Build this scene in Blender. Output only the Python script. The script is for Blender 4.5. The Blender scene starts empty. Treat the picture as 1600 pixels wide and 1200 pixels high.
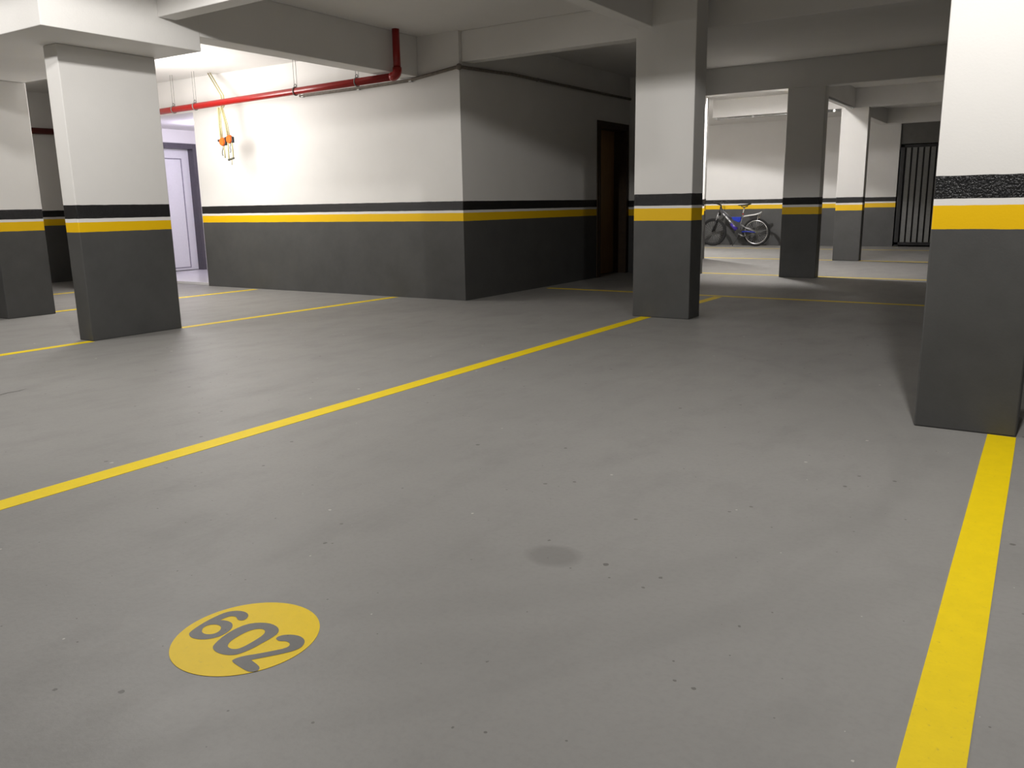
import bpy, bmesh, math, random
from mathutils import Vector, Matrix
random.seed(7)
scene = bpy.context.scene
COL = scene.collection

# ------------------------------------------------------------------ materials
def new_mat(name):
    m = bpy.data.materials.new(name); m.use_nodes = True
    nt = m.node_tree
    return m, nt, nt.nodes['Principled BSDF']

def node(nt, typ, **kw):
    n = nt.nodes.new(typ)
    for k, v in kw.items():
        setattr(n, k, v)
    return n

def noise_tex(nt, scale, detail=4, rough=.55, coord='Object', stretch=None):
    tc = node(nt, 'ShaderNodeTexCoord')
    n = node(nt, 'ShaderNodeTexNoise')
    n.inputs['Scale'].default_value = scale
    n.inputs['Detail'].default_value = detail
    n.inputs['Roughness'].default_value = rough
    if stretch:
        mp = node(nt, 'ShaderNodeMapping'); mp.inputs['Scale'].default_value = stretch
        nt.links.new(tc.outputs[coord], mp.inputs['Vector']); nt.links.new(mp.outputs['Vector'], n.inputs['Vector'])
    else:
        nt.links.new(tc.outputs[coord], n.inputs['Vector'])
    return n

def math_n(nt, op, a, b=None, clamp=False):
    n = node(nt, 'ShaderNodeMath', operation=op, use_clamp=clamp)
    for i, v in enumerate((a, b)):
        if v is None: continue
        if isinstance(v, (int, float)): n.inputs[i].default_value = v
        else: nt.links.new(v, n.inputs[i])
    return n.outputs[0]

def mixc(nt, fac, a, b, blend='MIX'):
    n = node(nt, 'ShaderNodeMix', data_type='RGBA', blend_type=blend)
    for sock, v in ((n.inputs['Factor'], fac), (n.inputs['A'], a), (n.inputs['B'], b)):
        if isinstance(v, (int, float)): sock.default_value = v
        elif isinstance(v, tuple): sock.default_value = (*v, 1) if len(v) == 3 else v
        else: nt.links.new(v, sock)
    return n.outputs['Result']

def ramp(nt, val, lo, hi):
    n = node(nt, 'ShaderNodeMapRange'); n.inputs['From Min'].default_value = lo; n.inputs['From Max'].default_value = hi
    nt.links.new(val, n.inputs['Value'])
    return n.outputs['Result']

def bump(nt, bs, val, strength, dist):
    b = node(nt, 'ShaderNodeBump'); b.inputs['Strength'].default_value = strength; b.inputs['Distance'].default_value = dist
    nt.links.new(val, b.inputs['Height']); nt.links.new(b.outputs['Normal'], bs.inputs['Normal'])

WHITE = (.80, .785, .762)
GREY = (.080, .080, .0785)
BLACK = (.011, .011, .012)
YELLOW = (.90, .55, .001)
LINE = (.92, .68, .001)

def simple(name, col, rough=.5, metal=0.0, var=.12, scale=30, bmp=.0, spec=.5):
    m, nt, bs = new_mat(name)
    n = noise_tex(nt, scale)
    f = ramp(nt, n.outputs['Fac'], .3, .7)
    c = mixc(nt, f, tuple(x * (1 - var) for x in col), tuple(min(1, x * (1 + var)) for x in col))
    nt.links.new(c, bs.inputs['Base Color'])
    bs.inputs['Roughness'].default_value = rough
    bs.inputs['Metallic'].default_value = metal
    bs.inputs['Specular IOR Level'].default_value = spec
    if bmp: bump(nt, bs, n.outputs['Fac'], bmp, .004)
    return m

def white_node(nt):
    n = noise_tex(nt, 1.3, 5, .6)
    f = ramp(nt, n.outputs['Fac'], .35, .7)
    return mixc(nt, f, tuple(x * .95 for x in WHITE), WHITE)

def banded(name, b0, b1, b2, b3):
    """garage paint: grey dado, yellow band, white gap, black band, white above (heights in metres)"""
    m, nt, bs = new_mat(name)
    g = node(nt, 'ShaderNodeNewGeometry'); sp = node(nt, 'ShaderNodeSeparateXYZ')
    nt.links.new(g.outputs['Position'], sp.inputs['Vector'])
    wob = noise_tex(nt, 9, 3, .5, 'Object')
    z = math_n(nt, 'ADD', sp.outputs['Z'], math_n(nt, 'MULTIPLY', math_n(nt, 'SUBTRACT', wob.outputs['Fac'], .5), .006))
    gt = lambda t: math_n(nt, 'GREATER_THAN', z, t)
    gn = noise_tex(nt, 3.2, 6, .65)
    gf = ramp(nt, gn.outputs['Fac'], .3, .72)
    grey = mixc(nt, gf, tuple(x * .88 for x in GREY), tuple(x * 1.12 for x in GREY))
    yel = mixc(nt, gf, tuple(x * .96 for x in YELLOW), YELLOW)
    c = mixc(nt, gt(b0), grey, yel)
    c = mixc(nt, gt(b1), c, WHITE)
    c = mixc(nt, gt(b2), c, BLACK)
    c = mixc(nt, gt(b3), c, white_node(nt))
    nt.links.new(c, bs.inputs['Base Color'])
    inblack = math_n(nt, 'MULTIPLY', gt(b2), math_n(nt, 'LESS_THAN', z, b3))
    above = gt(b3)
    r = math_n(nt, 'ADD', math_n(nt, 'MULTIPLY', above, .3), .5)
    r = math_n(nt, 'SUBTRACT', r, math_n(nt, 'MULTIPLY', inblack, .26))
    nt.links.new(r, bs.inputs['Roughness'])
    bs.inputs['Specular IOR Level'].default_value = .35
    fine = noise_tex(nt, 105, 2, .7)
    h = math_n(nt, 'MULTIPLY', fine.outputs['Fac'], math_n(nt, 'ADD', math_n(nt, 'MULTIPLY', inblack, 5.0), .30))
    bump(nt, bs, h, .5, .003)
    return m

M_BAND = banded('garage_paint', .885, .975, 1.003, 1.103)
M_BAND_A = banded('garage_paint_pier', .892, .971, 1.0, 1.109)
M_BAND_B = banded('garage_paint_mid', .889, .999, 1.022, 1.126)
M_BAND_R = banded('garage_paint_near', .913, 1.016, 1.045, 1.144)
M_BAND_E = banded('garage_paint_end', .875, .967, .993, 1.09)
M_BAND_D = banded('garage_paint_far', .862, .958, .99, 1.086)

def m_white(name, bstr=.3):
    m, nt, bs = new_mat(name)
    nt.links.new(white_node(nt), bs.inputs['Base Color'])
    bs.inputs['Roughness'].default_value = .8
    bs.inputs['Specular IOR Level'].default_value = .3
    n = noise_tex(nt, 60, 3); bump(nt, bs, n.outputs['Fac'], bstr, .003)
    return m
M_WHITE = m_white('white_paint')
M_CEIL = m_white('ceiling_paint', .5)

def floor_mat(name, k=1.0):
    m, nt, bs = new_mat(name)
    big = noise_tex(nt, .8, 6, .6, 'Object')
    mid = noise_tex(nt, 4.5, 6, .65, 'Object', (1, .5, 1))
    sm = noise_tex(nt, 55, 3, .6, 'Object')
    base = mixc(nt, ramp(nt, big.outputs['Fac'], .3, .7), (.264 * k, .258 * k, .249 * k), (.304 * k, .297 * k, .287 * k))
    base = mixc(nt, math_n(nt, 'MULTIPLY', ramp(nt, mid.outputs['Fac'], .5, .78), .35, True), base, (.185 * k, .18 * k, .172 * k))
    base = mixc(nt, math_n(nt, 'MULTIPLY', ramp(nt, sm.outputs['Fac'], .45, .7), .16, True), base, (.19 * k, .185 * k, .18 * k))
    # pits and pale flecks
    tc = node(nt, 'ShaderNodeTexCoord')
    for sc, thr_d, thr_p, kk in ((13, .45, .10, .13), (31, .58, .05, .115)):
        v = node(nt, 'ShaderNodeTexVoronoi'); v.inputs['Scale'].default_value = sc
        nt.links.new(tc.outputs['Object'], v.inputs['Vector'])
        sep = node(nt, 'ShaderNodeSeparateColor'); nt.links.new(v.outputs['Color'], sep.inputs['Color'])
        rad = math_n(nt, 'MULTIPLY', math_n(nt, 'POWER', sep.outputs['Green'], 2.6), kk)
        spot = math_n(nt, 'LESS_THAN', math_n(nt, 'ADD', v.outputs['Distance'], math_n(nt, 'MULTIPLY', math_n(nt, 'SUBTRACT', sm.outputs['Fac'], .5), .16)), rad)
        dark = math_n(nt, 'MULTIPLY', spot, math_n(nt, 'GREATER_THAN', sep.outputs['Red'], thr_d))
        pale = math_n(nt, 'MULTIPLY', spot, math_n(nt, 'LESS_THAN', sep.outputs['Red'], thr_p))
        base = mixc(nt, math_n(nt, 'MULTIPLY', dark, .62), base, (.075, .07, .064))
        base = mixc(nt, math_n(nt, 'MULTIPLY', pale, .75), base, (.60, .58, .55))
    # oily patch and faint tyre wipe marks, each with its own outline
    sx = node(nt, 'ShaderNodeSeparateXYZ'); nt.links.new(tc.outputs['Object'], sx.inputs['Vector'])
    X, Y = sx.outputs['X'], sx.outputs['Y']
    def sub(a, b): return math_n(nt, 'SUBTRACT', a, b)
    def mul(a, b): return math_n(nt, 'MULTIPLY', a, b)
    dx, dy = mul(sub(X, -1.195), 10.5), mul(sub(Y, 2.05), 12.5)
    d2 = math_n(nt, 'ADD', math_n(nt, 'ADD', mul(dx, dx), mul(dy, dy)), mul(sub(mid.outputs['Fac'], .5), 1.4))
    base = mixc(nt, mul(ramp(nt, d2, 1.15, .45), .40), base, (.135 * k, .13 * k, .124 * k))
    for cx, cy, r, w_ in ((-2.9, 3.55, 2.52, .085), (-5.4, 6.4, 6.55, .11), (-3.4, 3.1, 3.0, .05)):
        ex, ey = sub(X, cx), sub(Y, cy)
        q = math_n(nt, 'ABSOLUTE', sub(math_n(nt, 'POWER', math_n(nt, 'ADD', mul(ex, ex), mul(ey, ey)), .5), r))
        q = math_n(nt, 'ADD', q, mul(sub(mid.outputs['Fac'], .5), .12))
        base = mixc(nt, mul(ramp(nt, q, w_, w_ * .4), .085), base, (.16 * k, .157 * k, .15 * k))
    # long wiped streaks
    st = noise_tex(nt, 1.6, 4, .6, 'Object', (.35, 3.2, 1))
    base = mixc(nt, math_n(nt, 'MULTIPLY', ramp(nt, st.outputs['Fac'], .55, .75), .3, True), base, (.29 * k, .285 * k, .275 * k))
    nt.links.new(base, bs.inputs['Base Color'])
    rr = math_n(nt, 'ADD', math_n(nt, 'MULTIPLY', mid.outputs['Fac'], .22), .42)
    nt.links.new(rr, bs.inputs['Roughness'])
    bs.inputs['Specular IOR Level'].default_value = .32
    bump(nt, bs, sm.outputs['Fac'], .22, .003)
    return m
M_FLOOR = floor_mat('floor_paint')
M_DIGIT = floor_mat('stencil_grey', .56)

def line_mat(name, col):
    m, nt, bs = new_mat(name)
    n = noise_tex(nt, 14, 6, .7)
    n2 = noise_tex(nt, 90, 3, .6)
    c = mixc(nt, ramp(nt, n.outputs['Fac'], .35, .7), col, tuple(x * .93 for x in col))
    c = mixc(nt, math_n(nt, 'MULTIPLY', ramp(nt, n2.outputs['Fac'], .64, .75), .4, True), c, (.45, .34, .08))
    nt.links.new(c, bs.inputs['Base Color'])
    bs.inputs['Roughness'].default_value = .55
    bs.inputs['Specular IOR Level'].default_value = .3
    bump(nt, bs, n2.outputs['Fac'], .2, .002)
    return m
M_LINE = line_mat('line_paint', LINE)
M_DISC = line_mat('disc_paint', (.90, .63, .004))

M_RED = simple('red_pipe_paint', (.29, .008, .006), .28, 0, .1, 20)
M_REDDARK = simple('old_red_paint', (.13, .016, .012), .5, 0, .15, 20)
M_STEEL = simple('galvanised_steel', (.45, .45, .44), .4, .9)
M_WIRE = simple('dull_wire', (.20, .195, .185), .6, .3)
M_CONDUIT = simple('dusty_conduit', (.19, .165, .14), .8, 0, .25, 25, .4)
M_WOOD, _nt, _bs = new_mat('brown_wood')
_w = noise_tex(_nt, 6, 6, .65, 'Object', (9, 9, .6))
_nt.links.new(mixc(_nt, ramp(_nt, _w.outputs['Fac'], .3, .7), (.36, .20, .07), (.48, .29, .11)), _bs.inputs['Base Color'])
_bs.inputs['Roughness'].default_value = .5
M_JAMB = simple('dark_wood', (.045, .024, .009), .6, 0, .2, 12)
M_DOORW = simple('white_lacquer', (.76, .755, .77), .4, 0, .02)
M_GROOVE = simple('grey_groove', (.28, .27, .31), .5)
M_FRAME = simple('slate_frame', (.082, .074, .088), .45, 0, .1)
M_TILE = simple('pale_tile', (.74, .73, .75), .2, 0, .03)
M_GATE = simple('gate_frame_paint', (.015, .015, .016), .5)
M_SLAT = simple('gate_slat_paint', (.22, .22, .215), .55, 0, .08)
M_RUBBER = simple('tyre_rubber', (.012, .012, .012), .8)
M_BLACKP = simple('black_plastic', (.014, .014, .015), .45)
M_SILVER = simple('silver_paint', (.52, .52, .53), .3, .7)
M_CHROME = simple('polished_chrome', (.80, .80, .80), .2, .95, .03)
M_BLUE = simple('blue_paint', (.010, .035, .42), .3)
M_PURPLE = simple('violet_paint', (.055, .03, .30), .3)
M_GREYFR = simple('graphite_paint', (.14, .14, .15), .35, .4)
M_WHITEP = simple('white_decal', (.8, .8, .8), .4)
M_FENDER = simple('pale_alloy', (.85, .85, .84), .3, .35, .03)
M_REFL = simple('red_reflector', (.35, .01, .01), .25)
M_ORANGE = simple('orange_plastic', (.72, .115, .012), .4)
M_ROPE = simple('cream_webbing', (.50, .44, .235), .8, 0, .15, 60)
M_HOOK = simple('grey_hook', (.13, .13, .10), .5, .3)

# ------------------------------------------------------------------ geometry helpers
def link(name, bm, mat, parent=None, smooth=False, kind=None, bevel=0, segs=2):
    bmesh.ops.recalc_face_normals(bm, faces=bm.faces[:])
    me = bpy.data.meshes.new(name); bm.to_mesh(me); bm.free()
    for m in (mat if isinstance(mat, (list, tuple)) else [mat]): me.materials.append(m)
    if smooth:
        for p in me.polygons: p.use_smooth = True
    o = bpy.data.objects.new(name, me); COL.objects.link(o)
    if parent is not None: o.parent = parent
    if kind: o['kind'] = kind
    if bevel:
        md = o.modifiers.new('edge_softening', 'BEVEL'); md.width = bevel; md.segments = segs; md.limit_method = 'ANGLE'
    return o

def thing(name, label, cat, loc, group=None):
    o = bpy.data.objects.new(name, None); COL.objects.link(o)
    o.empty_display_size = .1; o.location = loc
    tag(o, label, cat, group); return o

def tag(o, label, cat, group=None, kind=None):
    o['label'] = label; o['category'] = cat
    if group: o['group'] = group
    if kind: o['kind'] = kind
    return o

def add_box(bm, x0, x1, y0, y1, z0, z1):
    vs = [bm.verts.new(c) for c in ((x0,y0,z0),(x1,y0,z0),(x1,y1,z0),(x0,y1,z0),(x0,y0,z1),(x1,y0,z1),(x1,y1,z1),(x0,y1,z1))]
    for f in ((0,3,2,1),(4,5,6,7),(0,1,5,4),(1,2,6,5),(2,3,7,6),(3,0,4,7)): bm.faces.new([vs[i] for i in f])
    return vs

def boxes(name, L, mat, parent=None, kind=None, bevel=0):
    bm = bmesh.new()
    for b in L: add_box(bm, *b)
    return link(name, bm, mat, parent, False, kind, bevel)

def add_prism(bm, poly, axis, a0, a1):
    """extrude a polygon given in the two other axes along axis between a0 and a1"""
    def P(u, v, a):
        return {'x': (a, u, v), 'y': (u, a, v), 'z': (u, v, a)}[axis]
    A = [bm.verts.new(P(u, v, a0)) for u, v in poly]; B = [bm.verts.new(P(u, v, a1)) for u, v in poly]
    bm.faces.new(A); bm.faces.new(B[::-1])
    n = len(poly)
    for i in range(n): bm.faces.new((A[i], A[(i+1) % n], B[(i+1) % n], B[i]))

def add_tube(bm, pts, rad, segs=10, closed=False, flat=None):
    pts = [Vector(p) for p in pts]; n = len(pts); rings = []
    rads = rad if isinstance(rad, (list, tuple)) else [rad] * n
    up = None
    for i, p in enumerate(pts):
        if closed: t = pts[(i+1) % n] - pts[i-1]
        else: t = pts[min(i+1, n-1)] - pts[max(i-1, 0)]
        t.normalize()
        if up is None:
            ref = Vector((0, 0, 1)) if abs(t.z) < .9 else Vector((0, 1, 0))
            a = t.cross(ref).normalized()
        else:
            a = (up - t * up.dot(t)).normalized()
        up = a; b = t.cross(a)
        k = flat if flat else 1.0
        rings.append([bm.verts.new(p + rads[i] * (math.cos(q) * a + k * math.sin(q) * b)) for q in (2*math.pi*j/segs for j in range(segs))])
    m = n if closed else n - 1
    for i in range(m):
        A, B = rings[i], rings[(i+1) % n]
        for j in range(segs): bm.faces.new((A[j], A[(j+1) % segs], B[(j+1) % segs], B[j]))
    if not closed:
        bm.faces.new(rings[0][::-1]); bm.faces.new(rings[-1])

def tube(name, pts, rad, mat, parent=None, segs=10, closed=False, flat=None):
    bm = bmesh.new(); add_tube(bm, pts, rad, segs, closed, flat)
    return link(name, bm, mat, parent, True)

def circle_pts(c, r, axis='y', n=32, a0=0, a1=2*math.pi, closed=True):
    out = []
    for i in range(n):
        t = a0 + (a1 - a0) * i / (n if closed else n - 1)
        u, v = r * math.cos(t), r * math.sin(t)
        out.append({'y': (c[0]+u, c[1], c[2]+v), 'x': (c[0], c[1]+u, c[2]+v), 'z': (c[0]+u, c[1]+v, c[2])}[axis])
    return out

def add_disc(bm, c, r, h, axis='y', n=24, r2=None):
    ps = [bm.verts.new(p) for p in circle_pts(c, r, axis, n)]
    d = {'y': (0, h, 0), 'x': (h, 0, 0), 'z': (0, 0, h)}[axis]
    qs = [bm.verts.new(p) for p in circle_pts([c[i] + d[i] for i in range(3)], r if r2 is None else r2, axis, n)]
    bm.faces.new(ps); bm.faces.new(qs[::-1])
    for i in range(n): bm.faces.new((ps[i], ps[(i+1) % n], qs[(i+1) % n], qs[i]))

def smooth_poly(pts, it=2):
    for _ in range(it):
        out = []
        n = len(pts)
        for i in range(n):
            a, b = pts[i], pts[(i+1) % n]
            out += [(a[0]*.75+b[0]*.25, a[1]*.75+b[1]*.25), (a[0]*.25+b[0]*.75, a[1]*.25+b[1]*.75)]
        pts = out
    return pts

# ------------------------------------------------------------------ the setting
CEIL = 2.87
XL, XR, YN, YF = -12.9, 15.0, -9.0, 20.4
fl = boxes('floor', [(XL-.2, XR+.2, YN-.2, YF+6, -.2, 0)], M_FLOOR, kind='structure')
boxes('ceiling', [(XL-.2, XR+.2, YN-.2, YF+6, CEIL, CEIL+.25)], M_CEIL, kind='structure')
boxes('ceiling_drop', [(XL, -6.35, 4.80, 7.59, 2.80, CEIL)], M_CEIL, kind='structure')

# stair core in the middle of the garage
boxes('wall_left', [(-10.04, -5.54, 7.59, 7.79, 0, CEIL)], M_BAND, kind='structure')
boxes('wall_lobby_header', [(XL, -10.04, 7.60, 7.79, 2.36, CEIL), (XL, -11.25, 7.60, 7.79, 0, 2.36)], M_WHITE, kind='structure')
boxes('wall_lobby_blocker', [(-11.40, -11.25, 6.46, 7.60, 0, CEIL)], M_BAND, kind='structure', bevel=.006)  # added wing, hidden from view, shading the end wall from the core lamp
boxes('wall_core', [(-5.79, -5.54, 7.79, 10.86, 0, CEIL), (-5.79, -5.54, 11.79, 15.25, 0, CEIL), (-5.79, -5.54, 10.86, 11.79, 2.15, CEIL)], M_BAND, kind='structure')
boxes('wall_core_pier_blocker', [(-5.54, -4.40, 11.865, 12.05, 0, 2.515), (-4.53, -4.40, 9.95, 11.865, 0, 2.515)], M_BAND_D, kind='structure', bevel=.006)  # forward return added to keep the far lamp off the wooden door
boxes('wall_core_end', [(-9.6, -5.79, 15.05, 15.25, 0, CEIL)], M_BAND, kind='structure')
boxes('wall_far', [(-9.8, -3.06, YF, YF+.2, 0, CEIL)], M_BAND_D, kind='structure')
boxes('wall_far_side', [(-9.8, -9.6, 15.25, YF, 0, CEIL)], M_BAND, kind='structure')
boxes('wall_left_end', [(XL-.2, XL, YN, 7.60, 0, CEIL)], M_BAND_D, kind='structure')
M_HEADER = simple('dark_header', (.16, .155, .145), .7, 0, .08, 8)  # header coloured darker than the walls around it
boxes('wall_gate_header', [(-3.06, 2.0, YF+.05, YF+.2, 2.21, CEIL)], M_HEADER, kind='structure')
boxes('wall_far_end', [(2.0, XR, YF, YF+.2, 0, CEIL)], M_BAND_D, kind='structure')
boxes('wall_right', [(XR, XR+.2, YN, YF+6, 0, CEIL)], M_BAND, kind='structure')
boxes('wall_rear', [(XL, XR, YN-.2, YN, 0, CEIL)], M_BAND, kind='structure')
boxes('wall_beyond_gate', [(-3.3, XR, YF+5.6, YF+5.8, 0, CEIL), (-3.3, -3.1, YF+.2, YF+5.6, 0, CEIL)], M_BAND, kind='structure')

# lift lobby behind the left wall
LX = -12.43
boxes('wall_lobby_back', [(LX-.3, LX, 9.385, 9.65, .04, 2.38), (LX-.3, LX, 7.79, 8.13, .04, 2.38), (LX-.3, LX, 8.13, 9.385, 2.152, 2.38)], M_WHITE, kind='structure')
boxes('wall_lobby_side', [(-10.04, -9.92, 7.79, 9.65, 0, 2.38), (LX-.3, -10.04, 9.65, 9.8, 0, 2.38)], M_WHITE, kind='structure')
boxes('ceiling_lobby', [(XL, -9.92, 7.79, 9.8, 2.365, 2.5)], M_WHITE, kind='structure')
boxes('floor_lobby', [(XL+.02, -10.045, 7.645, 9.65, .0, .04)], M_TILE, kind='structure', bevel=.004)

# lobby door: recessed white leaf in a slate frame
d1 = thing('door_1', 'white panelled lobby door in a slate grey frame behind the end of the wall', 'door', (LX, 8.76, .04)); d1['kind'] = 'structure'
def rel(o, b):
    x, y, z = o.location
    return (b[0]-x, b[1]-x*0-y, b[2]-0) if len(b) == 3 else (b[0]-x, b[1]-x, b[2]-y, b[3]-y, b[4]-z, b[5]-z)
def rboxes(name, L, mat, root, bevel=0):
    return boxes(name, [rel(root, b) for b in L], mat, root, None, bevel)
rboxes('door_frame', [(LX-.13, LX+.012, 9.315, 9.383, .04, 2.15), (LX-.13, LX+.012, 8.135, 8.205, .04, 2.15), (LX-.13, LX+.012, 8.205, 9.315, 2.065, 2.15)], M_FRAME, d1, .003)
leaf = rboxes('door_leaf', [(LX-.17, LX-.125, 8.205, 9.315, .05, 2.065)], M_DOORW, d1, .003)
bm = bmesh.new()
lx = LX - .125
for b in ((lx-.002, lx+.006, 8.32, 9.17, 1.895, 1.913), (lx-.002, lx+.006, 8.32, 9.17, .085, .103), (lx-.002, lx+.006, 9.152, 9.17, .103, 1.895), (lx-.002, lx+.006, 8.32, 8.338, .103, 1.895)):
    add_box(bm, *rel(d1, b))
g = link('panel_moulding', bm, M_GROOVE, leaf); g['label'] = 'grey rectangular moulding line'

# brown wooden door in the core wall
d2 = thing('door_2', 'brown wooden door recessed in the shaded wall behind the middle column', 'door', (-5.54, 11.3, 0)); d2['kind'] = 'structure'
rboxes('door_frame', [(-5.79, -5.52, 10.86, 10.9, 0, 2.15), (-5.79, -5.52, 11.75, 11.79, 0, 2.15), (-5.79, -5.52, 10.9, 11.75, 2.10, 2.15),
    (-5.54, -5.525, 10.81, 10.86, 0, 2.19), (-5.54, -5.525, 11.79, 11.83, 0, 2.19), (-5.54, -5.525, 10.86, 11.79, 2.15, 2.19)], M_JAMB, d2, .002)
leaf2 = rboxes('door_leaf', [(-5.77, -5.73, 10.9, 11.75, .008, 2.10)], M_WOOD, d2, .002)
bm = bmesh.new(); add_tube(bm, [rel(d2, p) for p in ((-5.73, 10.98, 1.02), (-5.69, 10.98, 1.02), (-5.69, 11.09, 1.02))], .009, 8)
link('door_handle', bm, M_STEEL, leaf2, True)

# ------------------------------------------------------------------ beams
def beam(name, x0, x1, y0, y1, z0, mat=M_CEIL, z1=CEIL):
    return boxes(name, [(x0, x1, y0, y1, z0, z1)], mat, kind='structure', bevel=.006)
beam('beam_wide', XL, -6.10, 3.43, 4.75, 2.335)
beam('beam_to_wall', -6.355, -6.103, 4.75, 7.59, 2.452)
bm = bmesh.new()
add_prism(bm, [(-6.10, 4.37), (-.475, 4.23), (-.475, 4.39), (-6.10, 4.53)], 'z', 2.54, CEIL)
link('beam_cross', bm, M_CEIL, kind='structure', bevel=.006)
bm = bmesh.new()
add_prism(bm, [(-5.54, 7.64), (XR, 7.36), (XR, 7.52), (-5.54, 7.80)], 'z', 2.56, CEIL)
link('beam_core_to_column', bm, M_CEIL, kind='structure', bevel=.006)
beam('beam_cross_end', -.06, XR, 4.22, 4.38, 2.54)
beam('beam_long', -3.30, -3.154, -3.9, 7.25, 2.556)
beam('beam_far', -5.54, XR, 11.86, 12.05, 2.515)
beam('beam_row', -5.54, XR, 15.455, 15.65, 2.558)
beam('beam_link', -3.22, -3.06, 12.05, 15.46, 2.562)
beam('beam_rear', -3.36, -3.19, 15.65, 19.4, 2.575)
beam('beam_rear_cross', -3.36, XR, 19.4, 19.6, 2.575)

# ------------------------------------------------------------------ columns
def column(name, x0, x1, y0, y1, mat, label, top=CEIL):
    o = boxes(name, [(x0-(x0+x1)/2, x1-(x0+x1)/2, y0-(y0+y1)/2, y1-(y0+y1)/2, 0, top)], mat, None, None, .007)
    o.location = ((x0+x1)/2, (y0+y1)/2, 0)
    tag(o, label, 'column', 'banded concrete columns', 'thing')
    return o
column('concrete_column', -6.835, -6.645, 3.835, 4.69, M_BAND_A, 'wide blade column under the ceiling beam, standing nearest the white lobby door', 2.335)
column('concrete_column', -10.7, -8.88, 4.27, 4.76, M_BAND_E, 'column behind the wide blade column, cut off by the edge of the photo', 2.334)  # unseen outer part widened to shade the end wall
column('concrete_column', -3.305, -2.745, 7.2, 7.47, M_BAND_B, 'square column in the middle where the long yellow line ends')
column('concrete_column', -0.475, -0.06, 4.205, 4.60, M_BAND_R, 'brightly lit near column at the head of the thick yellow line')
column('concrete_column', -3.215, -2.725, 11.855, 12.05, M_BAND_D, 'dark shaded column beside the bicycle, casting a long floor shadow', 2.515)
column('concrete_column', -3.275, -2.835, 15.455, 15.65, M_BAND_D, 'slim far column with a bright white front, standing before the gate', 2.558)

# ------------------------------------------------------------------ floor paint (parts of the floor)
def line(a, b, w, label, z=.0014):
    a, b = Vector((*a, 0)), Vector((*b, 0)); d = (b - a).normalized(); n = Vector((-d.y, d.x, 0)) * w / 2
    bm = bmesh.new()
    k = max(2, int((b - a).length / .4)); L, Rr = [], []
    for i in range(k + 1):
        p = a.lerp(b, i / k); e = 1 if i in (0, k) else 0
        jl, jr = random.uniform(-.0009, .0009), random.uniform(-.0009, .0009)
        je = d * (random.uniform(-.008, .008) if e else 0)
        L.append(p + n * (1 + jl / w * 2) + je); Rr.append(p - n * (1 + jr / w * 2) - je)
    top = [[bm.verts.new((q.x, q.y, z)) for q in S] for S in (L, Rr)]
    bot = [[bm.verts.new((q.x, q.y, -.002)) for q in S] for S in (L, Rr)]
    for i in range(k):
        bm.faces.new((top[0][i], top[1][i], top[1][i+1], top[0][i+1]))
        bm.faces.new((top[0][i], top[0][i+1], bot[0][i+1], bot[0][i]))
        bm.faces.new((top[1][i], bot[1][i], bot[1][i+1], top[1][i+1]))
    bm.faces.new((top[0][0], bot[0][0], bot[1][0], top[1][0])); bm.faces.new((top[0][k], top[1][k], bot[1][k], bot[0][k]))
    o = link('parking_line', bm, M_LINE, fl); o['label'] = label
    return o
line((-3.17, -1.5), (-3.165, 7.20), .108, 'long yellow line running from the photo edge to the middle column')
line((-.076, -1.5), (-.115, 4.20), .112, 'thick yellow line leading to the near column')
line((-6.625, -1.5), (-6.655, 3.83), .09, 'yellow line ending at the front of the wide blade column')
line((-6.66, 4.69), (-6.555, 7.56), .09, 'yellow line between the wide blade column and the wall')
line((-9.06, 4.765), (-8.975, 7.52), .09, 'thin yellow line reaching the wall below the hanging pulleys')
line((-11.05, 2.0), (-11.03, 7.55), .09, 'short piece of yellow line seen between the two end columns')
line((-3.16, 7.5), (-3.13, 9.1), .10, 'short yellow line behind the middle column meeting the cross line')
line((-5.42, 9.23), (XR, 8.93), .075, 'yellow cross line passing behind the middle column')
line((-5.52, 12.16), (XR, 11.72), .075, 'yellow cross line passing the foot of the dark shaded column')
line((-9.5, 15.62), (XR, 15.30), .085, 'yellow cross line at the foot of the slim far column')
line((-9.5, 18.95), (-1.0, 19.0), .06, 'faint yellow line on the floor in front of the bicycle')

DISC = (-1.607, 1.235)
SIX = [(-0.0838,0.0744),(-0.1001,0.0826),(-0.1204,0.0827),(-0.1402,0.0731),(-0.1543,0.0551),(-0.1584,0.026),(-0.1583,-0.0056),(-0.1532,-0.0403),(-0.1457,-0.0692),(-0.1359,-0.0797),(-0.1189,-0.0856),(-0.0996,-0.0836),(-0.0803,-0.0751),(-0.0655,-0.0598),(-0.0567,-0.0397),(-0.059,-0.0104),(-0.0701,0.0097),(-0.0888,0.0223),(-0.1065,0.0241),(-0.1237,0.0201),(-0.1303,0.0147),(-0.1291,0.0315),(-0.1249,0.0461),(-0.1119,0.0518),(-0.1000,0.0480),(-0.0908,0.0419),(-0.0755,0.0456),(-0.0731,0.0582)]
SIXH = [(-0.1258,-0.044),(-0.1356,-0.0298),(-0.133,-0.0146),(-0.1194,-0.0044),(-0.103,-0.0033),(-0.0896,-0.0121),(-0.0814,-0.0272),(-0.0842,-0.042),(-0.098,-0.0516),(-0.1134,-0.0517)]
ZERO = [(-0.0337,-0.0876),(-0.0446,-0.0693),(-0.0574,-0.0324),(-0.0609,0.0051),(-0.0549,0.0393),(-0.0368,0.0605),(-0.0102,0.0745),(0.0176,0.0761),(0.0421,0.0672),(0.0573,0.0499),(0.0613,0.0263),(0.061,-0.0055),(0.0608,-0.0366),(0.0564,-0.0635),(0.0492,-0.0809),(0.0318,-0.0932),(0.0091,-0.0981),(-0.0135,-0.0967)]
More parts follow.
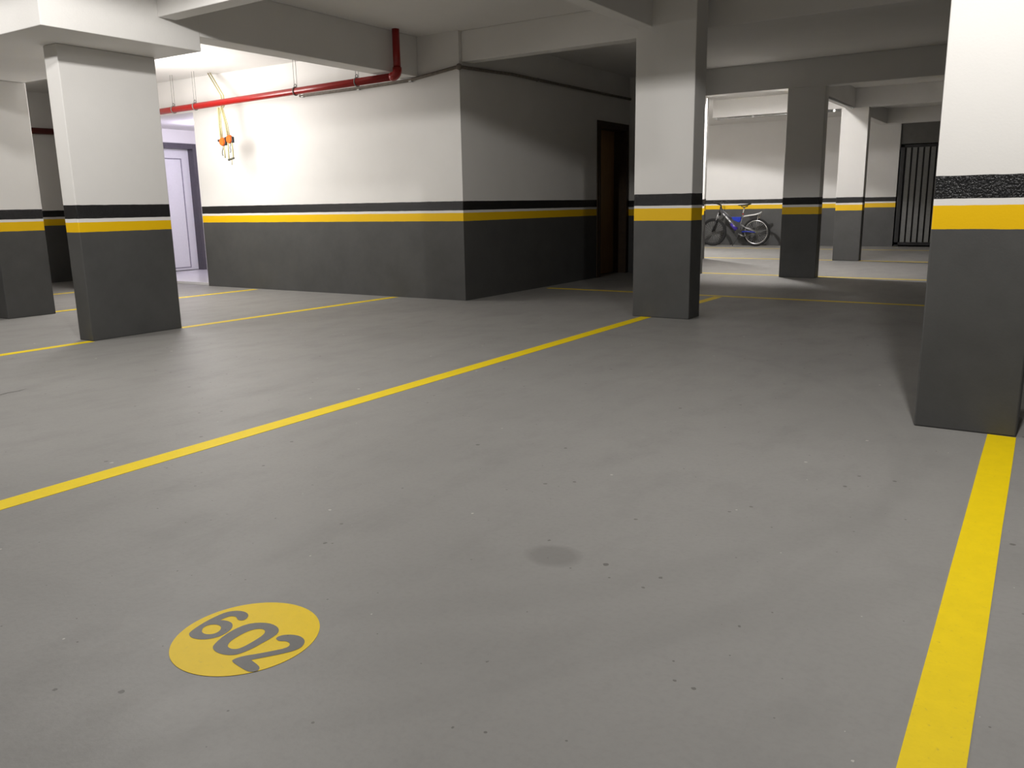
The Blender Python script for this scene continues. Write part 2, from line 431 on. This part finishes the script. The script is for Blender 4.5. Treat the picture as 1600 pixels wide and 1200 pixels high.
ZEROH = [(-0.0069,-0.059),(-0.0175,-0.0404),(-0.0209,-0.0136),(-0.0194,0.0168),(-0.0087,0.0366),(0.0072,0.0428),(0.0222,0.0353),(0.0304,0.0173),(0.033,-0.0131),(0.0333,-0.041),(0.0289,-0.0577),(0.0171,-0.0649),(0.0038,-0.0649)]
TWO = [(0.0704,0.0254),(0.0667,0.036),(0.0724,0.0492),(0.0906,0.0621),(0.1132,0.0673),(0.1353,0.0614),(0.15,0.0482),(0.1584,0.0285),(0.1538,0.0075),(0.1403,-0.0157),(0.1173,-0.0474),(0.0973,-0.0741),(0.0985,-0.0748),(0.1319,-0.0819),(0.1445,-0.0883),(0.15,-0.0989),(0.1425,-0.109),(0.1282,-0.1132),(0.096,-0.1093),(0.0607,-0.1033),(0.0585,-0.0918),(0.0668,-0.0721),(0.0889,-0.0468),(0.1092,-0.0195),(0.1273,0.0067),(0.1267,0.0216),(0.1152,0.0303),(0.1006,0.0309),(0.087,0.0215)]
def flat_shape(name, outer, hole, z, mat, parent):
    bm = bmesh.new()
    loops = [outer] + ([hole] if hole else [])
    edges = []
    for lp in loops:
        vs = [bm.verts.new((x, y, z)) for x, y in lp]
        edges += [bm.edges.new((vs[i], vs[(i+1) % len(vs)])) for i in range(len(vs))]
    bmesh.ops.triangle_fill(bm, use_beauty=True, use_dissolve=False, edges=edges)
    bmesh.ops.recalc_face_normals(bm, faces=bm.faces[:])
    if bm.faces and sum(f.normal.z for f in bm.faces) < 0: bmesh.ops.reverse_faces(bm, faces=bm.faces[:])
    me = bpy.data.meshes.new(name); bm.to_mesh(me); bm.free(); me.materials.append(mat)
    o = bpy.data.objects.new(name, me); COL.objects.link(o); o.parent = parent
    return o
bm = bmesh.new()
pts = [(DISC[0] + .1765*math.cos(t) - .003, DISC[1] + .1835*math.sin(t) - .004) for t in (2*math.pi*i/72 for i in range(72))]
add_prism(bm, pts, 'z', -.002, .0011)
disc = link('parking_number_disc', bm, M_DISC, fl); disc['label'] = 'yellow painted disc with the bay number 602'
for nm, o_, h_ in (('numeral_six', SIX, SIXH), ('numeral_zero', ZERO, ZEROH), ('numeral_two', TWO, None)):
    gx, gy = sum(p[0] for p in o_) / len(o_), sum(p[1] for p in o_) / len(o_)
    sh = .955 if nm != 'numeral_two' else .99
    o_ = [(gx + (x - gx) * sh, gy + (y - gy) * sh) for x, y in o_]
    o_ = [(x + DISC[0], y + DISC[1]) for x, y in smooth_poly(o_, 1)]
    h_ = [(x + DISC[0], y + DISC[1]) for x, y in smooth_poly(h_, 2)] if h_ else None
    q = flat_shape(nm, o_, h_, .0017, M_DIGIT, disc)
    q['label'] = 'grey stencilled figure ' + nm.split('_')[1]

M_CRACK = simple('dark_crack', (.03, .028, .026), .8)
bm = bmesh.new()
cp = [(-5.21, 2.56), (-5.185, 2.49), (-5.19, 2.43), (-5.165, 2.36), (-5.17, 2.28), (-5.15, 2.2)]
up = [(x + .007 * (i not in (0, 5)), y) for i, (x, y) in enumerate(cp)]
for i in range(5):
    q = [cp[i], cp[i+1], up[i+1], up[i]]
    if i == 0: q = [cp[0], cp[1], up[1]]
    if i == 4: q = [cp[4], cp[5], up[4]]
    vv = [bm.verts.new((x, y, .0008)) for x, y in q]; bm.faces.new(vv)
bmesh.ops.remove_doubles(bm, verts=bm.verts[:], dist=.0002)
o = link('floor_crack', bm, M_CRACK, fl); o['label'] = 'short dark crack in the grey floor'

# ------------------------------------------------------------------ red fire pipe
PA, PB = Vector((-11.35, 7.33, 2.352)), Vector((-6.02, 7.14, 2.405))
pr = thing('red_pipe', 'glossy red pipe running along the white wall and turning up into the ceiling', 'pipe', (-8.5, 7.2, 2.38))
P0 = pr.location
def rp(p): return Vector(p) - Vector(P0)
tube('pipe_run', [rp(PA.lerp(PB, t)) for t in (0, .25, .5, .75, .985)], .040, M_RED, pr, 16)
el = [rp(PB + Vector((-.075, .003, 0)))]
for i in range(7):
    a = i / 6 * math.pi / 2
    el.append(rp(PB + Vector((-.06 + .06*math.sin(a), 0, .06 - .06*math.cos(a)))))
el.append(rp(PB + Vector((0, 0, .085))))
tube('elbow', el, .048, M_RED, pr, 16)
tube('riser', [rp(PB + Vector((0, 0, .06))), rp((PB.x, PB.y, CEIL))], .039, M_RED, pr, 16)
for px in (-10.02, -9.55, -7.62, -6.62):
    t = (px - PA.x) / (PB.x - PA.x); c = PA.lerp(PB, t)
    top = 2.80 if px < -6.4 else CEIL
    bm = bmesh.new(); add_tube(bm, circle_pts(rp(c), .045, 'x', 20), .007, 6, True)
    add_tube(bm, circle_pts(rp(c + Vector((0, 0, .062))), .017, 'y', 14), .005, 6, True)
    cl = link('hanger_clamp', bm, M_WIRE, pr, True)
    bm = bmesh.new()
    add_tube(bm, [rp(c + Vector((-.015, 0, .07))), rp((c.x-.015, c.y, top))], .0024, 6)
    add_tube(bm, [rp(c + Vector((.03, 0, .04))), rp((c.x+.03, c.y, top))], .0024, 6)
    link('hanger_wire', bm, M_WIRE, cl, True)

dpt = thing('red_pipe', 'dull dark red pipe on the shaded wall seen between the two end columns', 'pipe', (XL, 4, 2.25))
tube('pipe_run', [(.05, y-4, -.03 + .03*(y-5)/2.5) for y in (0, 2, 4, 6, 7.55)], .045, M_REDDARK, dpt, 14)
for y in (3.2, 6.2):
    bm = bmesh.new(); add_box(bm, .003, .03, y-4.03, y-3.97, -.07, .05); link('wall_mount', bm, M_STEEL, dpt)

# thin dusty conduit round the corner
cd = thing('wall_conduit', 'thin dusty grey conduit bent round the corner of the white wall', 'conduit', (-5.54, 7.57, 2.5))
def rc(p): return Vector(p) - Vector(cd.location)
tube('conduit_tube', [rc(p) for p in ((-7.95, 7.575, 2.40), (-7.0, 7.572, 2.407), (-6.25, 7.575, 2.424), (-5.9, 7.572, 2.462), (-5.58, 7.574, 2.499), (-5.525, 7.60, 2.503), (-5.523, 7.75, 2.505), (-5.522, 8.6, 2.541), (-5.522, 9.65, 2.545), (-5.522, 11.85, 2.559), (-5.522, 14.9, 2.57))], .018, M_CONDUIT, cd, 8)
bm = bmesh.new(); bmesh.ops.create_uvsphere(bm, u_segments=12, v_segments=8, radius=.034, matrix=Matrix.Translation(rc((-5.535, 7.582, 2.503))))
j = link('corner_joint', bm, M_CONDUIT, cd, True)
for p in ((-7.9, 7.58, 2.40), (-6.98, 7.58, 2.407), (-6.2, 7.58, 2.427), (-5.53, 9.2, 2.543)):
    bm = bmesh.new(); q = rc(p); add_box(bm, q.x-.02, q.x+.02, q.y-.02, q.y+.012, q.z-.022, q.z+.022)
    link('pipe_clip', bm, M_STEEL, cd, False, None, .004)
# conduit below the far beam
bc = thing('beam_conduit', 'pale conduit clipped under the bright far beam above the bicycle', 'conduit', (-4.4, 15.50, 2.53))
tube('conduit_tube', [(-1.1, 0, .005), (0, 0, .005), (1.1, 0, .005)], .017, M_STEEL, bc, 8)
for x in (-1.08, -.4, .35, 1.0):
    bm = bmesh.new(); add_box(bm, x-.02, x+.02, -.02, .02, -.015, .03); link('pipe_clip', bm, M_STEEL, bc, False, None, .003)
bd = thing('beam_conduit', 'short conduit under the dim beam leading to the slim far column', 'conduit', (-3.075, 13.9, 2.54))
tube('conduit_tube', [(0, -1.3, .003), (0, 0, .003), (0, 1.45, .003)], .018, M_STEEL, bd, 8)

# ------------------------------------------------------------------ hanging pulleys
t0 = (-9.05 - PA.x) / (PB.x - PA.x); HP = PA.lerp(PB, t0)
hp = thing('pulley_hoist', 'cream ropes with two orange pulleys hanging from the red pipe', 'pulley hoist', tuple(HP))
yf = 0.0
M_ = M_ROPE
for xs, zt in ((.0, -.475), (.128, -.45)):
    nm = 'rope'
    tube(nm, [(-.47+xs*.35, .235, 2.80-HP.z), (-.05+xs*.35, .075, .10), (-.02+xs*.35, .056, .03), (-.015+xs*.35, .05, -.03), (-.012+xs*.4, yf+.01, -.065), (-.004+xs*.95, yf, zt*.6), (.004+xs*1.05, yf, zt+.04)], .0085, M_ROPE, hp, 6)
    tube(nm, [(-.025+xs*.4, yf-.004, -.055), (-.03+xs*.9, yf-.006, zt*.55), (-.022+xs*1.05, yf-.004, zt+.04)], .0115, M_ROPE, hp, 6)
    bm = bmesh.new(); c = (.004+xs*1.05, yf-.022, zt)
    add_disc(bm, c, .045, .014, 'y', 24, .052); add_disc(bm, (c[0], c[1]+.03, c[2]), .052, .014, 'y', 24, .045)
    add_disc(bm, (c[0], c[1]+.011, c[2]), .030, .02, 'y', 20)
    pu = link('pulley', bm, M_ORANGE, hp, False); pu['label'] = 'orange pulley'
    bm = bmesh.new(); add_tube(bm, [(c[0]-.02, c[1]+.02, c[2]+.012), (c[0]-.080, c[1]+.02, c[2]+.018)], .016, 8)
    link('axle_knob', bm, M_BLACKP, pu, True)
    bm = bmesh.new(); add_box(bm, c[0]+.03, c[0]+.056, c[1]+.012, c[1]+.050, c[2]-.045, c[2]+.03)
    link('shade_block', bm, M_BLACKP, pu, False, None, .006)  # dark block standing in for shading on the pulley's right side
    if xs == 0:
        tube('hook', [(.004, yf, zt-.04), (.002, yf, zt-.08), (-.02, yf, zt-.11), (-.026, yf, zt-.15), (-.014, yf, zt-.17)], .006, M_HOOK, hp, 6)
        tube('hook', [(.012, yf, zt-.04), (.02, yf, zt-.10), (.022, yf, zt-.2)], .008, M_ROPE, hp, 6)
    else:
        tube('hanger_loop', [(c[0]-.035, yf, zt-.03), (c[0]-.042, yf, zt-.12), (c[0]-.045, yf, zt-.235), (c[0]-.038, yf, zt-.245), (c[0]+.038, yf, zt-.225), (c[0]+.042, yf, zt-.2), (c[0]+.04, yf, zt-.10), (c[0]+.035, yf, zt-.03)], .009, M_ROPE, hp, 6)
        tube('hanger_bar', [(c[0]-.052, yf, zt-.25), (c[0]+.05, yf, zt-.232)], .014, M_HOOK, hp, 8)
        tube('hook', [(c[0], yf, zt-.04), (c[0]+.015, yf, zt-.07), (c[0]-.008, yf, zt-.10), (c[0]+.008, yf, zt-.14), (c[0]-.012, yf, zt-.165)], .005, M_HOOK, hp, 6)
        tube('rope_tail', [(c[0]+.008, yf, zt-.245), (c[0]+.01, yf, zt-.275), (c[0]+.006, yf, zt-.315)], .005, M_ROPE, hp, 6)

# ------------------------------------------------------------------ gate
gt = thing('metal_gate', 'dark metal gate of upright grey slats in the far wall beyond the slim column', 'gate', (-1.6, 20.46, 0))
GX0, GX1 = -1.44, 3.55
boxes('gate_frame', [(GX0, GX1, -.03, .03, 2.13, 2.19), (GX0, GX1, -.03, .03, .03, .10), (GX0, GX0+.09, -.03, .03, .0, 2.19), (GX1-.06, GX1, -.03, .03, .0, 2.19)], M_GATE, gt, None, .004)
SL = []
x = GX0 + .12
while x < GX1 - .1:
    SL.append((x, x+.086, -.012, .012, .10, 2.13)); x += .121
boxes('slat_panel', SL, M_SLAT, gt, None)
boxes('gap_shade_sheet', [(GX0+.02, GX1-.02, .034, .044, .05, 2.17)], M_GATE, gt)  # black sheet added so the gaps between slats read as dark

# ------------------------------------------------------------------ bicycle (faces -X)
bk = thing('mountain_bike', 'blue and silver mountain bike parked by the far white wall', 'bicycle', (-5.97, 19.88, 0))
def wheel(cx, name, rimmat):
    bm = bmesh.new(); add_tube(bm, circle_pts((cx, 0, .328), .302, 'y', 56), .027, 12, True)
    w = link(name, bm, M_RUBBER, bk, True)
    bm = bmesh.new(); add_tube(bm, circle_pts((cx, 0, .328), .270, 'y', 56), .012, 8, True, 1.3)
    link('rim', bm, rimmat, w, True)
    bm = bmesh.new()
    for i in range(28):
        a = 2*math.pi*i/28; s = .022 if i % 2 else -.022
        add_tube(bm, [(cx + .022*math.cos(a+.6), s, .328 + .022*math.sin(a+.6)), (cx + .262*math.cos(a), 0, .328 + .262*math.sin(a))], .0014, 4)
    link('spokes', bm, M_STEEL, w, True)
    bm = bmesh.new(); add_tube(bm, [(cx, -.05, .328), (cx, .05, .328)], .022, 12)
    link('hub', bm, M_STEEL, w, True)
    return w
wheel(-1.045, 'front_wheel', M_BLACKP); rw = wheel(0, 'rear_wheel', M_CHROME)
# frame
dt = tube('down_tube', [(-.872, 0, .83), (-.70, 0, .66), (-.53, 0, .47), (-.405, 0, .31)], [.036, .042, .045, .036], M_GREYFR, bk, 12)
bm = bmesh.new()
for a, b in (((-.80, .765), (-.755, .715)), ((-.735, .70), (-.665, .62)), ((-.655, .61), (-.61, .565))):
    add_tube(bm, [(a[0], -.036, a[1]), (b[0], -.042, b[1])], .014, 6)
link('frame_decal', bm, M_WHITEP, dt, True)
tube('down_tube_guard', [(-.60, 0, .53), (-.47, 0, .385)], [.048, .050], M_PURPLE, bk, 12)['label'] = 'violet lower end of the frame'
tube('top_tube', [(-.86, 0, .87), (-.74, 0, .77), (-.60, 0, .655)], [.026, .028, .03], M_GREYFR, bk, 10)
bm = bmesh.new(); add_prism(bm, [(-.625, .685), (-.365, .685), (-.372, .60), (-.41, .555), (-.54, .60)], 'y', -.022, .022)
link('frame_plate', bm, M_BLUE, bk, False, None, .008)['label'] = 'bright blue frame plate'
tube('seat_tube', [(-.335, 0, .70), (-.375, 0, .50), (-.405, 0, .30)], .019, M_GREYFR, bk, 10)
tube('head_tube', [(-.868, 0, .93), (-.902, 0, .74)], .025, M_BLACKP, bk, 10)
# fork
tube('fork_crown', [(-.915, -.062, .735), (-.905, 0, .75), (-.915, .062, .735)], .022, M_BLACKP, bk, 8)
for s in (-.062, .062):
    tube('fork_stanchion', [(-.905, s, .79), (-.975, s, .55)], .015, M_SILVER, bk, 8)
    tube('fork_leg', [(-.955, s, .61), (-1.045, s, .328)], .021, M_BLACKP, bk, 8)
tube('stem', [(-.868, 0, .93), (-.875, 0, .965), (-.925, 0, .985)], .019, M_BLACKP, bk, 8)
hb = tube('handlebar', [(-.955, -.30, 1.03), (-.94, -.20, 1.02), (-.925, -.06, .985), (-.925, .06, .985), (-.94, .20, 1.02), (-.955, .30, 1.03)], .012, M_BLACKP, bk, 8)
for s in (-1, 1):
    tube('grip', [(-.945, s*.21, 1.022), (-.957, s*.315, 1.032)], .019, M_BLACKP, hb, 8)
    tube('brake_lever', [(-.955, s*.19, 1.015), (-1.0, s*.20, 1.0), (-1.005, s*.28, 1.0)], .008, M_BLACKP, hb, 6)
# seat
tube('seatpost', [(-.345, 0, .66), (-.305, 0, .90)], .0135, M_CHROME, bk, 8)
bm = bmesh.new()
secs = [(-.45, .018, .955, .02), (-.38, .022, .955, .028), (-.30, .045, .955, .035), (-.22, .075, .968, .04), (-.165, .07, .985, .035), (-.145, .045, .99, .02)]
rings = []
for x, w, z, h in secs:
    rings.append([bm.verts.new((x, w*math.cos(a), z + h*.5*math.sin(a))) for a in (2*math.pi*i/12 for i in range(12))])
for i in range(len(rings)-1):
    for j in range(12): bm.faces.new((rings[i][j], rings[i][(j+1) % 12], rings[i+1][(j+1) % 12], rings[i+1][j]))
bm.faces.new(rings[0]); bm.faces.new(rings[-1][::-1])
seat = link('seat', bm, M_BLACKP, bk, True)
tube('seat_rail', [(-.38, .0, .93), (-.305, 0, .905), (-.22, 0, .935)], .012, M_BLACKP, seat, 6)
# rear triangle, rack, drive train
for s in (-.065, .065):
    tube('chainstay', [(-.385, s*.6, .33), (-.20, s, .345), (0, s, .328)], .013, M_BLUE if s < 0 else M_GREYFR, bk, 8)
    tube('seatstay', [(-.37, s*.5, .50), (-.22, s, .43), (0, s, .33)], .011, M_SILVER, bk, 8)
    tube('rack_stay', [(.065, s, .755), (.03, s, .55), (0, s, .335)], .005, M_CHROME, bk, 6)
bm = bmesh.new()
P = [(-.30, .70), (-.20, .715), (-.05, .735), (.06, .76), (.12, .795)]
W = [.03, .05, .062, .06, .03]
top = [[bm.verts.new((x, s*w, z + dz)) for (x, z), w in zip(P, W)] for s in (-1, 1) for dz in (-.016, .012)]
for i in range(len(P)-1):
    a, b, c, d = top
    bm.faces.new((a[i], a[i+1], b[i+1], b[i])); bm.faces.new((c[i], c[i+1], d[i+1], d[i]))
    bm.faces.new((b[i], b[i+1], d[i+1], d[i])); bm.faces.new((a[i], a[i+1], c[i+1], c[i]))
for i in (0, len(P)-1): bm.faces.new((top[0][i], top[1][i], top[3][i], top[2][i]))
rk = link('rear_mudguard', bm, M_FENDER, bk, False, None, .003); rk['label'] = 'shiny pale rear mudguard'
tube('mudguard_arm', [(-.34, 0, .66), (-.30, 0, .70)], .012, M_CHROME, rk, 6)
bm = bmesh.new(); add_box(bm, -.345, -.315, -.02, .02, .735, .765); link('reflector', bm, M_REFL, bk, False, None, .004)
ch = None
bm = bmesh.new(); add_disc(bm, (-.405, -.062, .29), .092, .008, 'y', 32)
ch = link('chainring', bm, M_BLACKP, bk)
bm = bmesh.new(); add_tube(bm, [(-.405, -.055, .381), (0, -.05, .365), (.036, -.05, .328), (0, -.05, .292), (-.405, -.055, .2)], .006, 6)
link('chain', bm, M_HOOK, bk, True)
bm = bmesh.new()
for r, y in ((.05, -.035), (.04, -.042), (.03, -.049)): add_disc(bm, (0, y, .328), r, .005, 'y', 24)
link('cassette', bm, M_HOOK, rw)
for s, a in ((-1, .4), (1, .4 + math.pi)):
    e = (-.405 + .165*math.cos(a), s*.085, .29 + .165*math.sin(-a))
    cr = tube('crank_arm', [(-.405, s*.075, .29), e], .012, M_STEEL, bk, 8)
    bm = bmesh.new(); add_box(bm, e[0]-.045, e[0]+.045, min(e[1], e[1]+s*.09), max(e[1], e[1]+s*.09), e[2]-.012, e[2]+.012)
    link('pedal', bm, M_BLACKP, cr, False, None, .004)
tube('derailleur', [(0, -.06, .30), (-.005, -.065, .25), (-.04, -.065, .20)], .013, M_BLACKP, bk, 8)
tube('kickstand', [(-.36, -.05, .30), (-.44, -.13, .13), (-.50, -.19, .006)], .008, M_BLACKP, bk, 8)

# ------------------------------------------------------------------ light
def lamp(name, loc, power, col=(1, .95, .88), r=.05, cone=None, blend=.12):
    d = bpy.data.lights.new(name, 'SPOT' if cone else 'POINT'); d.energy = power; d.color = col; d.shadow_soft_size = r
    if cone: d.spot_size = math.radians(cone); d.spot_blend = blend
    o = bpy.data.objects.new(name, d); COL.objects.link(o); o.location = loc
    return o
WARM = (1.0, .972, .935)
lamp('ceiling_lamp_near_column', (-.15, 2.65, 2.80), 96, WARM, .05, 176)
lamp('ceiling_lamp_bay', (-4.3, 2.7, 2.80), 102, WARM, .05, 176)
lamp('ceiling_lamp_end_bay', (-7.6, 1.6, 2.80), 80, WARM, .05, 176)
lamp('wall_lamp_core', (-8.92, 6.12, 2.20), 60, WARM, .38)
lamp('ceiling_lamp_far', (-3.47, 12.20, 2.80), 125, (1, .97, .94), .05, 179.8)
fb = lamp('ceiling_lamp_far_bay', (-6.7, 16.4, 2.80), 185, (1, .97, .95), .06, 159, .10)
fb.rotation_euler = (0, math.radians(8), 0)
lamp('ceiling_lamp_lobby', (-11.2, 8.6, 2.28), 17, (.83, .77, 1.0), .1)

w = bpy.data.worlds.new('garage_world'); scene.world = w; w.use_nodes = True
w.node_tree.nodes['Background'].inputs['Color'].default_value = (.9, .95, 1, 1)
w.node_tree.nodes['Background'].inputs['Strength'].default_value = .0

# ------------------------------------------------------------------ camera
cam = bpy.data.cameras.new('camera'); co = bpy.data.objects.new('camera', cam); COL.objects.link(co)
cam.sensor_fit = 'HORIZONTAL'; cam.sensor_width = 36; cam.lens = 36 * 1296.67 / 1600
R = [[0.8402179178440572, 0.5419890600473782, -0.016784198603350727], [-0.10045346541259417, 0.18599584029249222, 0.9774019892963645], [0.5328629765900404, -0.8195446334293509, 0.21072171695568734]]
mw = Matrix.Identity(4)
for c in range(3):
    for r_ in range(3): mw[r_][c] = R[c][r_]
mw.translation = Vector((0, 0, 1.05))
co.matrix_world = mw
cam.clip_start = .05
scene.camera = co

vs = scene.view_settings
vs.view_transform = 'Standard'; vs.look = 'None'; vs.exposure = 1.0; vs.gamma = 1.0; vs.use_curve_mapping = False
